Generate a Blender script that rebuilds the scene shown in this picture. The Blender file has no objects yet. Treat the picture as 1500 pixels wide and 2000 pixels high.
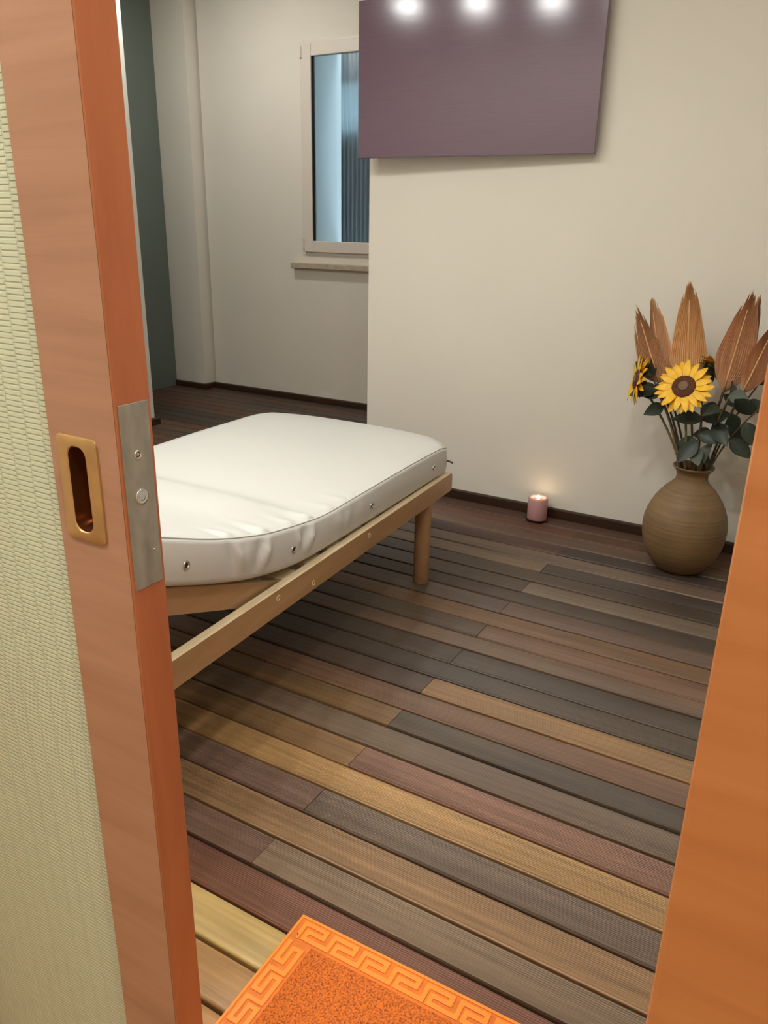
import bpy, bmesh, math, random
from mathutils import Vector, Matrix, Quaternion
random.seed(7)
PI = math.pi
SC = bpy.context.scene
COL = SC.collection

# ------------------------------------------------------------------ camera
cam_data = bpy.data.cameras.new('camera')
cam_data.sensor_fit = 'VERTICAL'
cam_data.sensor_height = 24.0
cam_data.lens = 1536.3 * 24.0 / 2000.0
cam_data.clip_start = 0.02
cam = bpy.data.objects.new('camera', cam_data)
COL.objects.link(cam)
_R = ((0.8612, 0.508, 0.0179), (-0.1891, 0.2876, 0.9389), (-0.4718, 0.812, -0.3437))
_m = Matrix(((_R[0][0], _R[1][0], -_R[2][0]), (_R[0][1], _R[1][1], -_R[2][1]), (_R[0][2], _R[1][2], -_R[2][2])))
cam.matrix_world = Matrix.Translation((0, 0, 1.31)) @ _m.to_quaternion().to_matrix().to_4x4()
SC.camera = cam

# ------------------------------------------------------------------ world, view
world = bpy.data.worlds.new('dusk_sky')
SC.world = world
world.use_nodes = True
bg = world.node_tree.nodes['Background']
bg.inputs[0].default_value = (0.56, 0.72, 0.80, 1)
bg.inputs[1].default_value = 8.0
SC.view_settings.view_transform = 'Standard'
SC.view_settings.look = 'None'
SC.view_settings.gamma = 1.0
SC.view_settings.use_curve_mapping = False
SC.view_settings.exposure = 0.09
try:
    SC.cycles.max_bounces = 8
    SC.cycles.diffuse_bounces = 5
    SC.cycles.glossy_bounces = 4
    SC.cycles.transmission_bounces = 8
    SC.cycles.caustics_reflective = False
    SC.cycles.caustics_refractive = False
    SC.cycles.sample_clamp_indirect = 6.0
except Exception:
    pass

# ceiling lamps: room spots, some added to brighten walls, and the hall behind the camera
ROOM_LAMPS = [(-2.65, 1.42), (-2.20, 1.34), (-1.74, 1.24), (-1.26, 1.15), (-0.78, 1.08), (-0.30, 1.00), (-3.75, 3.86)]  # last four are unseen, added to brighten the right and window walls
ROOM_LAMP_W = [9.9, 9.9, 9.9, 9.0, 4.5, 12.5, 18.0]
ROOM_LAMP_COL = (0.96, 1.0, 1.0)
HALL_LAMPS = [(-1.25, -0.22), (0.42, -0.16)]
HALL_LAMP_W = [19.0, 14.5]
HALL_LAMP_COL = (1.0, 0.99, 0.91)
CEIL = 2.68                                  # over the room and the hall
CEIL2 = 3.02                                 # over the higher strip in front of the window


def lamp_light(name, loc, size, watt, col, spread=PI):
    d = bpy.data.lights.new(name, 'AREA')
    d.shape = 'DISK'
    d.size = size
    d.energy = watt
    d.color = col
    d.spread = spread
    o = bpy.data.objects.new(name, d)
    o.location = loc
    COL.objects.link(o)
    return o


for (x, y), w in zip(ROOM_LAMPS, ROOM_LAMP_W):
    lamp_light('room_lamp_light', (x, y, (CEIL if y < 3.4 else CEIL2) - 0.03), 0.16, w, ROOM_LAMP_COL)
for (x, y), w in zip(HALL_LAMPS, HALL_LAMP_W):
    lamp_light('hall_lamp_light', (x, y, CEIL - 0.03), 0.22, w, HALL_LAMP_COL)


# ------------------------------------------------------------------ helpers
def lin(r, g, b):
    out = []
    for c in (r, g, b):
        c = c / 255.0
        out.append(c / 12.92 if c <= 0.04045 else ((c + 0.055) / 1.055) ** 2.4)
    return (out[0], out[1], out[2], 1.0)


class MB:
    """collects simple shapes into one mesh"""

    def __init__(self):
        self.v, self.f, self.mi = [], [], []

    def add(self, verts, faces, mi=0):
        k = len(self.v)
        self.v += [tuple(p) for p in verts]
        for f in faces:
            self.f.append(tuple(i + k for i in f))
            self.mi.append(mi)
        return self

    def box(self, x0, x1, y0, y1, z0, z1, mi=0):
        v = [(x0, y0, z0), (x1, y0, z0), (x1, y1, z0), (x0, y1, z0), (x0, y0, z1), (x1, y0, z1), (x1, y1, z1), (x0, y1, z1)]
        return self.add(v, [(3, 2, 1, 0), (4, 5, 6, 7), (0, 1, 5, 4), (1, 2, 6, 5), (2, 3, 7, 6), (3, 0, 4, 7)], mi)

    def prism(self, poly, axis, a, b, mi=0):
        """poly: list of 2D points extruded along axis from a to b"""
        def P(p, h):
            return {'x': (h, p[0], p[1]), 'y': (p[0], h, p[1]), 'z': (p[0], p[1], h)}[axis]
        n = len(poly)
        v = [P(p, a) for p in poly] + [P(p, b) for p in poly]
        f = [tuple(range(n - 1, -1, -1)), tuple(range(n, 2 * n))]
        f += [(i, (i + 1) % n, n + (i + 1) % n, n + i) for i in range(n)]
        return self.add(v, f, mi)

    def tube(self, pts, rad, seg=8, mi=0, cap=True):
        pts = [Vector(p) for p in pts]
        n = len(pts)
        if not hasattr(rad, '__len__'):
            rad = [rad] * n
        v, f = [], []
        up = Vector((0.13, 0.37, 0.92))
        prev = None
        for i, p in enumerate(pts):
            t = (pts[min(i + 1, n - 1)] - pts[max(i - 1, 0)]).normalized()
            a = prev if prev is not None else t.cross(up if abs(t.dot(up)) < .95 else Vector((1, 0, 0)))
            a = (a - t * a.dot(t)).normalized()
            prev = a
            b = t.cross(a)
            for k in range(seg):
                w = 2 * PI * k / seg
                v.append(p + (a * math.cos(w) + b * math.sin(w)) * rad[i])
        for i in range(n - 1):
            for k in range(seg):
                f.append((i * seg + k, i * seg + (k + 1) % seg, (i + 1) * seg + (k + 1) % seg, (i + 1) * seg + k))
        if cap:
            f.append(tuple(range(seg - 1, -1, -1)))
            f.append(tuple(range((n - 1) * seg, n * seg)))
        return self.add(v, f, mi)

    def lathe(self, prof, seg=32, c=(0, 0, 0), mi=0):
        v, f = [], []
        n = len(prof)
        for r, z in prof:
            for k in range(seg):
                w = 2 * PI * k / seg
                v.append((c[0] + r * math.cos(w), c[1] + r * math.sin(w), c[2] + z))
        for i in range(n - 1):
            for k in range(seg):
                f.append((i * seg + k, i * seg + (k + 1) % seg, (i + 1) * seg + (k + 1) % seg, (i + 1) * seg + k))
        if prof[0][0] > 1e-6:
            f.append(tuple(range(seg - 1, -1, -1)))
        if prof[-1][0] > 1e-6:
            f.append(tuple(range((n - 1) * seg, n * seg)))
        return self.add(v, f, mi)

    def grid(self, rows, closed=False, mi=0):
        nr, nc = len(rows), len(rows[0])
        v = [p for r in rows for p in r]
        f = []
        for i in range(nr - 1):
            for j in range(nc if closed else nc - 1):
                f.append((i * nc + j, i * nc + (j + 1) % nc, (i + 1) * nc + (j + 1) % nc, (i + 1) * nc + j))
        return self.add(v, f, mi)

    def mesh(self, name, mats, smooth=False):
        me = bpy.data.meshes.new(name)
        me.from_pydata(self.v, [], self.f)
        for m in (mats if isinstance(mats, (list, tuple)) else [mats]):
            me.materials.append(m)
        for p, i in zip(me.polygons, self.mi):
            p.material_index = i
            p.use_smooth = smooth
        bm = bmesh.new()
        bm.from_mesh(me)
        bmesh.ops.recalc_face_normals(bm, faces=bm.faces)
        bm.to_mesh(me)
        bm.free()
        me.update()
        return me

    def build(self, name, mats, parent=None, smooth=False, bevel=0.0, seg=2, loc=None, angle=None):
        return link(name, self.mesh(name, mats, smooth), parent, bevel, seg, loc, angle)


def link(name, me, parent=None, bevel=0.0, seg=2, loc=None, angle=None):
    o = bpy.data.objects.new(name, me)
    COL.objects.link(o)
    if parent is not None:
        o.parent = parent
    if loc is not None:
        o.location = loc
    if bevel:
        b = o.modifiers.new('bevel', 'BEVEL')
        b.width = bevel
        b.segments = seg
        b.limit_method = 'ANGLE'
        b.angle_limit = math.radians(40)
    if angle is not None and hasattr(me, 'set_sharp_from_angle'):
        me.set_sharp_from_angle(angle=math.radians(angle))
    return o


def thing(name, label, cat, loc=(0, 0, 0), rotz=0.0, group=None):
    o = bpy.data.objects.new(name, None)
    o.empty_display_size = 0.05
    COL.objects.link(o)
    o.location = loc
    o.rotation_euler = (0, 0, rotz)
    return tag(o, label, cat, group)


def tag(o, label, cat, group=None):
    o['label'] = label
    o['category'] = cat
    if group:
        o['group'] = group
    return o


def struct(o, label, cat):
    o['kind'] = 'structure'
    o['label'] = label
    o['category'] = cat
    return o


# ------------------------------------------------------------------ materials
def nodes_of(m):
    nt = m.node_tree
    return nt, nt.nodes, nt.links, nt.nodes['Principled BSDF']


def mat(name, rgb, rough=0.5, metal=0.0, spec=0.5, noise=0.0, nscale=(8, 8, 8), bump=0.0, bscale=60.0, bdist=0.002, **kw):
    m = bpy.data.materials.new(name)
    m.use_nodes = True
    nt, N, L, P = nodes_of(m)
    c = lin(*rgb)
    P.inputs['Base Color'].default_value = c
    P.inputs['Roughness'].default_value = rough
    P.inputs['Metallic'].default_value = metal
    P.inputs['Specular IOR Level'].default_value = spec
    for k, v in kw.items():
        P.inputs[k].default_value = v
    if noise or bump:
        tc = N.new('ShaderNodeTexCoord')
    if noise:
        mp = N.new('ShaderNodeMapping')
        mp.inputs['Scale'].default_value = nscale
        nz = N.new('ShaderNodeTexNoise')
        nz.inputs['Scale'].default_value = 1.0
        nz.inputs['Detail'].default_value = 5.0
        mx = N.new('ShaderNodeMix')
        mx.data_type = 'RGBA'
        mx.blend_type = 'MIX'
        mx.inputs[6].default_value = tuple(v * (1 - noise) for v in c[:3]) + (1,)
        mx.inputs[7].default_value = tuple(min(1, v * (1 + noise)) for v in c[:3]) + (1,)
        L.new(tc.outputs['Object'], mp.inputs[0])
        L.new(mp.outputs[0], nz.inputs['Vector'])
        rp = N.new('ShaderNodeMapRange')
        rp.inputs[1].default_value = 0.3
        rp.inputs[2].default_value = 0.7
        L.new(nz.outputs['Fac'], rp.inputs[0])
        L.new(rp.outputs[0], mx.inputs[0])
        L.new(mx.outputs[2], P.inputs['Base Color'])
    if bump:
        nb = N.new('ShaderNodeTexNoise')
        nb.inputs['Scale'].default_value = bscale
        nb.inputs['Detail'].default_value = 4.0
        bp = N.new('ShaderNodeBump')
        bp.inputs['Strength'].default_value = bump
        bp.inputs['Distance'].default_value = bdist
        L.new(tc.outputs['Object'], nb.inputs['Vector'])
        L.new(nb.outputs['Fac'], bp.inputs['Height'])
        L.new(bp.outputs[0], P.inputs['Normal'])
    return m


def plank_mat(name, ribs):
    m = bpy.data.materials.new(name)
    m.use_nodes = True
    nt, N, L, P = nodes_of(m)
    oi = N.new('ShaderNodeObjectInfo')
    tc = N.new('ShaderNodeTexCoord')
    # long grain streaks, shifted from board to board
    off = N.new('ShaderNodeVectorMath'); off.operation = 'ADD'
    cmb = N.new('ShaderNodeCombineXYZ')
    mul = N.new('ShaderNodeMath'); mul.operation = 'MULTIPLY'; mul.inputs[1].default_value = 37.0
    L.new(oi.outputs['Random'], mul.inputs[0])
    for i in range(3):
        L.new(mul.outputs[0], cmb.inputs[i])
    L.new(tc.outputs['Object'], off.inputs[0]); L.new(cmb.outputs[0], off.inputs[1])
    mp = N.new('ShaderNodeMapping'); mp.inputs['Scale'].default_value = (2.2, 75, 20)
    nz = N.new('ShaderNodeTexNoise'); nz.inputs['Scale'].default_value = 1.0; nz.inputs['Detail'].default_value = 6.0
    L.new(off.outputs[0], mp.inputs[0]); L.new(mp.outputs[0], nz.inputs['Vector'])
    mp2 = N.new('ShaderNodeMapping'); mp2.inputs['Scale'].default_value = (1.6, 9, 5)
    nz2 = N.new('ShaderNodeTexNoise'); nz2.inputs['Scale'].default_value = 1.0; nz2.inputs['Detail'].default_value = 3.0
    L.new(off.outputs[0], mp2.inputs[0]); L.new(mp2.outputs[0], nz2.inputs['Vector'])
    r1 = N.new('ShaderNodeMapRange'); r1.inputs[1].default_value = .3; r1.inputs[2].default_value = .7; r1.inputs[3].default_value = .74; r1.inputs[4].default_value = 1.22
    r2 = N.new('ShaderNodeMapRange'); r2.inputs[1].default_value = .3; r2.inputs[2].default_value = .7; r2.inputs[3].default_value = .80; r2.inputs[4].default_value = 1.18
    L.new(nz.outputs['Fac'], r1.inputs[0]); L.new(nz2.outputs['Fac'], r2.inputs[0])
    mm = N.new('ShaderNodeMath'); mm.operation = 'MULTIPLY'
    L.new(r1.outputs[0], mm.inputs[0]); L.new(r2.outputs[0], mm.inputs[1])
    vs = N.new('ShaderNodeVectorMath'); vs.operation = 'SCALE'
    L.new(oi.outputs['Color'], vs.inputs[0]); L.new(mm.outputs[0], vs.inputs['Scale'])
    L.new(vs.outputs[0], P.inputs['Base Color'])
    rr = N.new('ShaderNodeMapRange'); rr.inputs[3].default_value = .30; rr.inputs[4].default_value = .50
    L.new(nz2.outputs['Fac'], rr.inputs[0]); L.new(rr.outputs[0], P.inputs['Roughness'])
    P.inputs['Specular IOR Level'].default_value = 0.45
    # fine ribs along the board
    sx = N.new('ShaderNodeSeparateXYZ'); L.new(tc.outputs['Object'], sx.inputs[0])
    a = N.new('ShaderNodeMath'); a.operation = 'MULTIPLY'; a.inputs[1].default_value = 2 * PI / 0.0047
    L.new(sx.outputs['Y'], a.inputs[0])
    s = N.new('ShaderNodeMath'); s.operation = 'SINE'; L.new(a.outputs[0], s.inputs[0])
    ad = N.new('ShaderNodeMath'); ad.operation = 'MULTIPLY_ADD'; ad.inputs[1].default_value = 1.3 if ribs else 3.0
    L.new(nz.outputs['Fac'], ad.inputs[0])
    if ribs:
        L.new(s.outputs[0], ad.inputs[2])
    else:
        ad.inputs[2].default_value = 0.0
    bp = N.new('ShaderNodeBump'); bp.inputs['Strength'].default_value = .7 if ribs else .2; bp.inputs['Distance'].default_value = .0010
    L.new(ad.outputs[0], bp.inputs['Height']); L.new(bp.outputs[0], P.inputs['Normal'])
    return m


def wall_mat(name, rgb, rgb2):
    """rolled plaster paint with faint roller grain and scuffs close to the skirting"""
    m = bpy.data.materials.new(name)
    m.use_nodes = True
    nt, N, L, P = nodes_of(m)
    P.inputs['Roughness'].default_value = .62
    P.inputs['Specular IOR Level'].default_value = .3
    tc = N.new('ShaderNodeTexCoord')
    nz = N.new('ShaderNodeTexNoise'); nz.inputs['Scale'].default_value = 2.5; nz.inputs['Detail'].default_value = 4
    L.new(tc.outputs['Object'], nz.inputs['Vector'])
    mx = N.new('ShaderNodeMix'); mx.data_type = 'RGBA'
    mx.inputs[6].default_value = lin(*rgb); mx.inputs[7].default_value = lin(*rgb2)
    L.new(nz.outputs['Fac'], mx.inputs[0])
    # pale scuffs low on the wall
    sx = N.new('ShaderNodeSeparateXYZ'); L.new(tc.outputs['Object'], sx.inputs[0])
    mr = N.new('ShaderNodeMapRange'); mr.inputs[1].default_value = .17; mr.inputs[2].default_value = .06
    L.new(sx.outputs['Z'], mr.inputs[0])
    n2 = N.new('ShaderNodeTexNoise'); n2.inputs['Scale'].default_value = 5; n2.inputs['Detail'].default_value = 5
    L.new(tc.outputs['Object'], n2.inputs['Vector'])
    m2 = N.new('ShaderNodeMapRange'); m2.inputs[1].default_value = .5; m2.inputs[2].default_value = .62; m2.inputs[4].default_value = .3
    L.new(n2.outputs['Fac'], m2.inputs[0])
    ml = N.new('ShaderNodeMath'); ml.operation = 'MULTIPLY'; L.new(mr.outputs[0], ml.inputs[0]); L.new(m2.outputs[0], ml.inputs[1])
    mx2 = N.new('ShaderNodeMix'); mx2.data_type = 'RGBA'; mx2.inputs[7].default_value = lin(236, 231, 224)
    L.new(ml.outputs[0], mx2.inputs[0]); L.new(mx.outputs[2], mx2.inputs[6])
    L.new(mx2.outputs[2], P.inputs['Base Color'])
    nb = N.new('ShaderNodeTexNoise'); nb.inputs['Scale'].default_value = 90; nb.inputs['Detail'].default_value = 3
    L.new(tc.outputs['Object'], nb.inputs['Vector'])
    bp = N.new('ShaderNodeBump'); bp.inputs['Strength'].default_value = .25; bp.inputs['Distance'].default_value = .001
    L.new(nb.outputs['Fac'], bp.inputs['Height']); L.new(bp.outputs[0], P.inputs['Normal'])
    return m


def wood_mat(name, dark, light, scale, rough=.35, specks=False, coat=0.0):
    m = bpy.data.materials.new(name)
    m.use_nodes = True
    nt, N, L, P = nodes_of(m)
    tc = N.new('ShaderNodeTexCoord')
    mp = N.new('ShaderNodeMapping'); mp.inputs['Scale'].default_value = scale
    nz = N.new('ShaderNodeTexNoise'); nz.inputs['Scale'].default_value = 1.0; nz.inputs['Detail'].default_value = 7; nz.inputs['Roughness'].default_value = .6; nz.inputs['Distortion'].default_value = .4
    L.new(tc.outputs['Object'], mp.inputs[0]); L.new(mp.outputs[0], nz.inputs['Vector'])
    mr = N.new('ShaderNodeMapRange'); mr.inputs[1].default_value = .28; mr.inputs[2].default_value = .72
    L.new(nz.outputs['Fac'], mr.inputs[0])
    mx = N.new('ShaderNodeMix'); mx.data_type = 'RGBA'
    mx.inputs[6].default_value = lin(*dark); mx.inputs[7].default_value = lin(*light)
    L.new(mr.outputs[0], mx.inputs[0])
    out = mx.outputs[2]
    if specks:
        vo = N.new('ShaderNodeTexVoronoi'); vo.inputs['Scale'].default_value = 26
        L.new(tc.outputs['Object'], vo.inputs['Vector'])
        lt = N.new('ShaderNodeMath'); lt.operation = 'LESS_THAN'; lt.inputs[1].default_value = .035
        L.new(vo.outputs['Distance'], lt.inputs[0])
        sc = N.new('ShaderNodeSeparateColor'); L.new(vo.outputs['Color'], sc.inputs[0])
        l2 = N.new('ShaderNodeMath'); l2.operation = 'LESS_THAN'; l2.inputs[1].default_value = .10
        L.new(sc.outputs[0], l2.inputs[0])
        ml = N.new('ShaderNodeMath'); ml.operation = 'MULTIPLY'; L.new(lt.outputs[0], ml.inputs[0]); L.new(l2.outputs[0], ml.inputs[1])
        m3 = N.new('ShaderNodeMix'); m3.data_type = 'RGBA'; m3.inputs[7].default_value = lin(235, 220, 200)
        L.new(ml.outputs[0], m3.inputs[0]); L.new(out, m3.inputs[6])
        out = m3.outputs[2]
    L.new(out, P.inputs['Base Color'])
    P.inputs['Roughness'].default_value = rough
    P.inputs['Coat Weight'].default_value = coat
    bp = N.new('ShaderNodeBump'); bp.inputs['Strength'].default_value = .08; bp.inputs['Distance'].default_value = .0006
    L.new(nz.outputs['Fac'], bp.inputs['Height']); L.new(bp.outputs[0], P.inputs['Normal'])
    return m


def door_glass_mat():
    """milky cast glass with a relief of short dashes in offset columns"""
    m = bpy.data.materials.new('patterned_glass')
    m.use_nodes = True
    nt, N, L, P = nodes_of(m)
    P.inputs['Base Color'].default_value = lin(236, 240, 218)
    P.inputs['Roughness'].default_value = .3
    P.inputs['Coat Weight'].default_value = .8
    P.inputs['Coat Roughness'].default_value = .22
    P.inputs['Transmission Weight'].default_value = .0
    tc = N.new('ShaderNodeTexCoord')
    sx = N.new('ShaderNodeSeparateXYZ'); L.new(tc.outputs['Object'], sx.inputs[0])
    cb = N.new('ShaderNodeCombineXYZ')
    L.new(sx.outputs['Z'], cb.inputs[0]); L.new(sx.outputs['X'], cb.inputs[1])
    br = N.new('ShaderNodeTexBrick')
    br.offset = 0.5
    br.inputs['Scale'].default_value = 1.0
    br.inputs['Brick Width'].default_value = .0062
    br.inputs['Row Height'].default_value = .0285
    br.inputs['Mortar Size'].default_value = .0016
    br.inputs['Mortar Smooth'].default_value = .8
    L.new(cb.outputs[0], br.inputs['Vector'])
    bp = N.new('ShaderNodeBump'); bp.inputs['Strength'].default_value = .85; bp.inputs['Distance'].default_value = .0018
    bp.invert = True
    L.new(br.outputs['Fac'], bp.inputs['Height'])
    L.new(bp.outputs[0], P.inputs['Normal'])
    tr = N.new('ShaderNodeBsdfTranslucent'); tr.inputs['Color'].default_value = lin(240, 246, 228)
    L.new(bp.outputs[0], tr.inputs['Normal'])
    ms = N.new('ShaderNodeMixShader'); ms.inputs[0].default_value = .45
    L.new(P.outputs[0], ms.inputs[1]); L.new(tr.outputs[0], ms.inputs[2])
    L.new(ms.outputs[0], N['Material Output'].inputs['Surface'])
    return m


def mixed_transmit(name, rgb, rough, trans_rgb, fac):
    m = bpy.data.materials.new(name)
    m.use_nodes = True
    nt, N, L, P = nodes_of(m)
    P.inputs['Base Color'].default_value = lin(*rgb)
    P.inputs['Roughness'].default_value = rough
    tr = N.new('ShaderNodeBsdfTranslucent'); tr.inputs['Color'].default_value = lin(*trans_rgb)
    ms = N.new('ShaderNodeMixShader'); ms.inputs[0].default_value = fac
    L.new(P.outputs[0], ms.inputs[1]); L.new(tr.outputs[0], ms.inputs[2])
    L.new(ms.outputs[0], N['Material Output'].inputs['Surface'])
    return m


def emit_mat(name, rgb, strength):
    m = bpy.data.materials.new(name)
    m.use_nodes = True
    nt, N, L, P = nodes_of(m)
    P.inputs['Base Color'].default_value = lin(*rgb)
    P.inputs['Emission Color'].default_value = lin(*rgb)
    P.inputs['Emission Strength'].default_value = strength
    return m


def clear_glass():
    m = bpy.data.materials.new('window_glass')
    m.use_nodes = True
    nt, N, L, P = nodes_of(m)
    N.remove(P)
    tb = N.new('ShaderNodeBsdfTransparent'); tb.inputs[0].default_value = (.93, .97, .98, 1)
    gl = N.new('ShaderNodeBsdfGlossy'); gl.inputs['Roughness'].default_value = .02
    fr = N.new('ShaderNodeFresnel'); fr.inputs[0].default_value = 1.45
    ms = N.new('ShaderNodeMixShader')
    L.new(fr.outputs[0], ms.inputs[0]); L.new(tb.outputs[0], ms.inputs[1]); L.new(gl.outputs[0], ms.inputs[2])
    L.new(ms.outputs[0], N['Material Output'].inputs['Surface'])
    return m


def mat_orange_loops():
    """tangled plastic loop pile"""
    m = bpy.data.materials.new('orange_loop_pile')
    m.use_nodes = True
    nt, N, L, P = nodes_of(m)
    tc = N.new('ShaderNodeTexCoord')
    nz = N.new('ShaderNodeTexNoise'); nz.inputs['Scale'].default_value = 260; nz.inputs['Detail'].default_value = 3; nz.inputs['Roughness'].default_value = .7
    L.new(tc.outputs['Object'], nz.inputs['Vector'])
    rp = N.new('ShaderNodeValToRGB')
    rp.color_ramp.elements[0].position = .36; rp.color_ramp.elements[0].color = lin(150, 58, 6)
    rp.color_ramp.elements[1].position = .56; rp.color_ramp.elements[1].color = lin(240, 124, 22)
    L.new(nz.outputs['Fac'], rp.inputs[0]); L.new(rp.outputs[0], P.inputs['Base Color'])
    P.inputs['Roughness'].default_value = .6
    bp = N.new('ShaderNodeBump'); bp.inputs['Strength'].default_value = .9; bp.inputs['Distance'].default_value = .003
    L.new(nz.outputs['Fac'], bp.inputs['Height']); L.new(bp.outputs[0], P.inputs['Normal'])
    return m


def vase_mat():
    m = bpy.data.materials.new('thrown_clay')
    m.use_nodes = True
    nt, N, L, P = nodes_of(m)
    tc = N.new('ShaderNodeTexCoord')
    mp = N.new('ShaderNodeMapping'); mp.inputs['Scale'].default_value = (2, 2, 150)
    nz = N.new('ShaderNodeTexNoise'); nz.inputs['Scale'].default_value = 1; nz.inputs['Detail'].default_value = 4
    L.new(tc.outputs['Object'], mp.inputs[0]); L.new(mp.outputs[0], nz.inputs['Vector'])
    n2 = N.new('ShaderNodeTexNoise'); n2.inputs['Scale'].default_value = 7; n2.inputs['Detail'].default_value = 5
    L.new(tc.outputs['Object'], n2.inputs['Vector'])
    ad = N.new('ShaderNodeMath'); ad.operation = 'ADD'; L.new(nz.outputs['Fac'], ad.inputs[0]); L.new(n2.outputs['Fac'], ad.inputs[1])
    mr = N.new('ShaderNodeMapRange'); mr.inputs[1].default_value = .7; mr.inputs[2].default_value = 1.3
    L.new(ad.outputs[0], mr.inputs[0])
    mx = N.new('ShaderNodeMix'); mx.data_type = 'RGBA'; mx.inputs[6].default_value = lin(106, 82, 52); mx.inputs[7].default_value = lin(136, 108, 72)
    L.new(mr.outputs[0], mx.inputs[0]); L.new(mx.outputs[2], P.inputs['Base Color'])
    P.inputs['Roughness'].default_value = .6
    bp = N.new('ShaderNodeBump'); bp.inputs['Strength'].default_value = .5; bp.inputs['Distance'].default_value = .0015
    L.new(nz.outputs['Fac'], bp.inputs['Height']); L.new(bp.outputs[0], P.inputs['Normal'])
    return m


M = {}
M['wall'] = wall_mat('cream_wall_paint', (221, 215, 202), (227, 221, 209))
M['wall2'] = wall_mat('beige_wall_paint', (214, 205, 190), (221, 212, 198))
M['ceiling'] = mat('white_ceiling_paint', (236, 232, 224), .8)
M['green'] = mat('green_grey_paint', (104, 112, 102), .5, noise=.06, nscale=(2, 2, 2))
M['base'] = wood_mat('dark_skirting_wood', (44, 28, 18), (66, 43, 28), (3, 3, 40), .4)
M['subfloor'] = mat('black_subfloor', (22, 16, 14), .9)
M['plank'] = plank_mat('ribbed_deck_wood', True)
M['plank2'] = plank_mat('smooth_deck_wood', False)
M['cherry'] = wood_mat('cherry_veneer', (168, 122, 96), (190, 144, 118), (2.2, 2.2, 26), .30, specks=True, coat=.35)
M['casing'] = wood_mat('orange_cherry_veneer', (186, 116, 66), (208, 138, 84), (2.2, 2.2, 26), .40, specks=True)
M['cherry_edge'] = wood_mat('cherry_edge_wood', (158, 90, 54), (186, 114, 74), (14, 14, 2.2), .34)
M['door_glass'] = door_glass_mat()
M['brass'] = mat('aged_brass', (214, 176, 122), .40, metal=.8, noise=.12, nscale=(30, 30, 30))
M['brass_in'] = mat('dark_brass', (120, 70, 36), .3, metal=.75, noise=.2, nscale=(20, 20, 20))
M['steel'] = mat('brushed_zinc_steel', (176, 178, 168), .44, metal=.8, noise=.2, nscale=(60, 60, 22), bump=.1, bscale=40)
M['chrome'] = mat('polished_steel', (225, 225, 220), .16, metal=1.0)
M['vinyl'] = mat('cream_vinyl', (206, 204, 198), .42, spec=.4, bump=.05, bscale=300, bdist=.0006)
M['hole'] = mat('dark_hole', (40, 34, 26), .7)
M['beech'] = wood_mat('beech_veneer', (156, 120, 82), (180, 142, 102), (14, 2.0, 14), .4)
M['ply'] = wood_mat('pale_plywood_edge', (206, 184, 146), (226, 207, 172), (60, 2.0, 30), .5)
M['vase'] = vase_mat()
M['petal'] = mat('yellow_petal', (240, 184, 8), .5, noise=.12, nscale=(40, 40, 40))
M['petal_dark'] = mat('amber_petal', (205, 140, 12), .5, noise=.15, nscale=(40, 40, 40))
M['disc'] = mat('brown_seed_disc', (92, 48, 24), .8, bump=1.0, bscale=260, bdist=.004, noise=.3, nscale=(160, 160, 160))
M['disc_core'] = mat('grey_brown_seed_core', (128, 100, 76), .8, bump=1.0, bscale=260, bdist=.004)
M['leaf'] = mat('dark_green_leaf', (42, 52, 38), .5, noise=.2, nscale=(20, 20, 20))
M['leaf_grey'] = mat('grey_green_leaf', (82, 90, 74), .6, noise=.15, nscale=(20, 20, 20))
M['stem'] = mat('olive_stem', (112, 96, 60), .6, noise=.2, nscale=(20, 20, 60))
M['stem_dark'] = mat('brown_stem', (78, 60, 42), .6)
M['palm'] = wood_mat('dried_palm_tan', (206, 156, 104), (236, 194, 140), (90, 90, 5), .65)
M['palm_dark'] = wood_mat('dried_palm_brown', (180, 134, 100), (216, 168, 126), (90, 90, 5), .65)
M['wax'] = mat('pink_wax', (196, 152, 148), .45, **{'Subsurface Weight': .35, 'Subsurface Scale': .02})
M['pool'] = mat('melted_wax', (150, 84, 70), .12)
M['saucer'] = mat('dark_red_saucer', (64, 26, 18), .3)
M['wick'] = mat('charred_wick', (30, 22, 18), .9)
M['flame'] = emit_mat('candle_flame', (255, 236, 200), 30.0)
M['mat_pile'] = mat_orange_loops()
M['mat_base'] = mat('orange_rubber', (226, 118, 22), .5, bump=.5, bscale=300, bdist=.001, noise=.1, nscale=(60, 60, 60))
M['mat_key'] = mat('pale_orange_rubber', (250, 148, 48), .42, bump=.25, bscale=200, bdist=.001)
M['panel'] = wood_mat('dark_plum_panel', (108, 86, 100), (114, 92, 106), (6, 6, 160), .135)
M['black_metal'] = mat('black_metal', (28, 26, 26), .5)
M['pvc'] = mat('white_pvc', (214, 202, 188), .35)
M['gasket'] = mat('black_gasket', (44, 44, 48), .6)
M['glass'] = clear_glass()
M['stone'] = mat('beige_stone_sill', (176, 160, 136), .5, noise=.12, nscale=(30, 30, 30))
M['render'] = mat('outside_white_render', (206, 210, 212), .8)
M['ribbed'] = mixed_transmit('ribbed_polycarbonate', (112, 122, 132), .25, (206, 216, 220), .55)
M['addwall'] = mat('grey_added_wall', (70, 74, 84), .8)
M['lamp'] = emit_mat('lamp_diffuser', (255, 246, 232), 14.0)

# ------------------------------------------------------------------ floor of deck boards
XL, XR = -5.0, 1.0
YH = -1.62                                   # end of the hall behind the camera
FLOOR = MB().box(-5.2, 1.3, YH - .1, 5.2, -.06, -.021).build('floor', M['subfloor'])
struct(FLOOR, 'dark sub-floor under the ribbed hardwood deck boards', 'floor')

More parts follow.
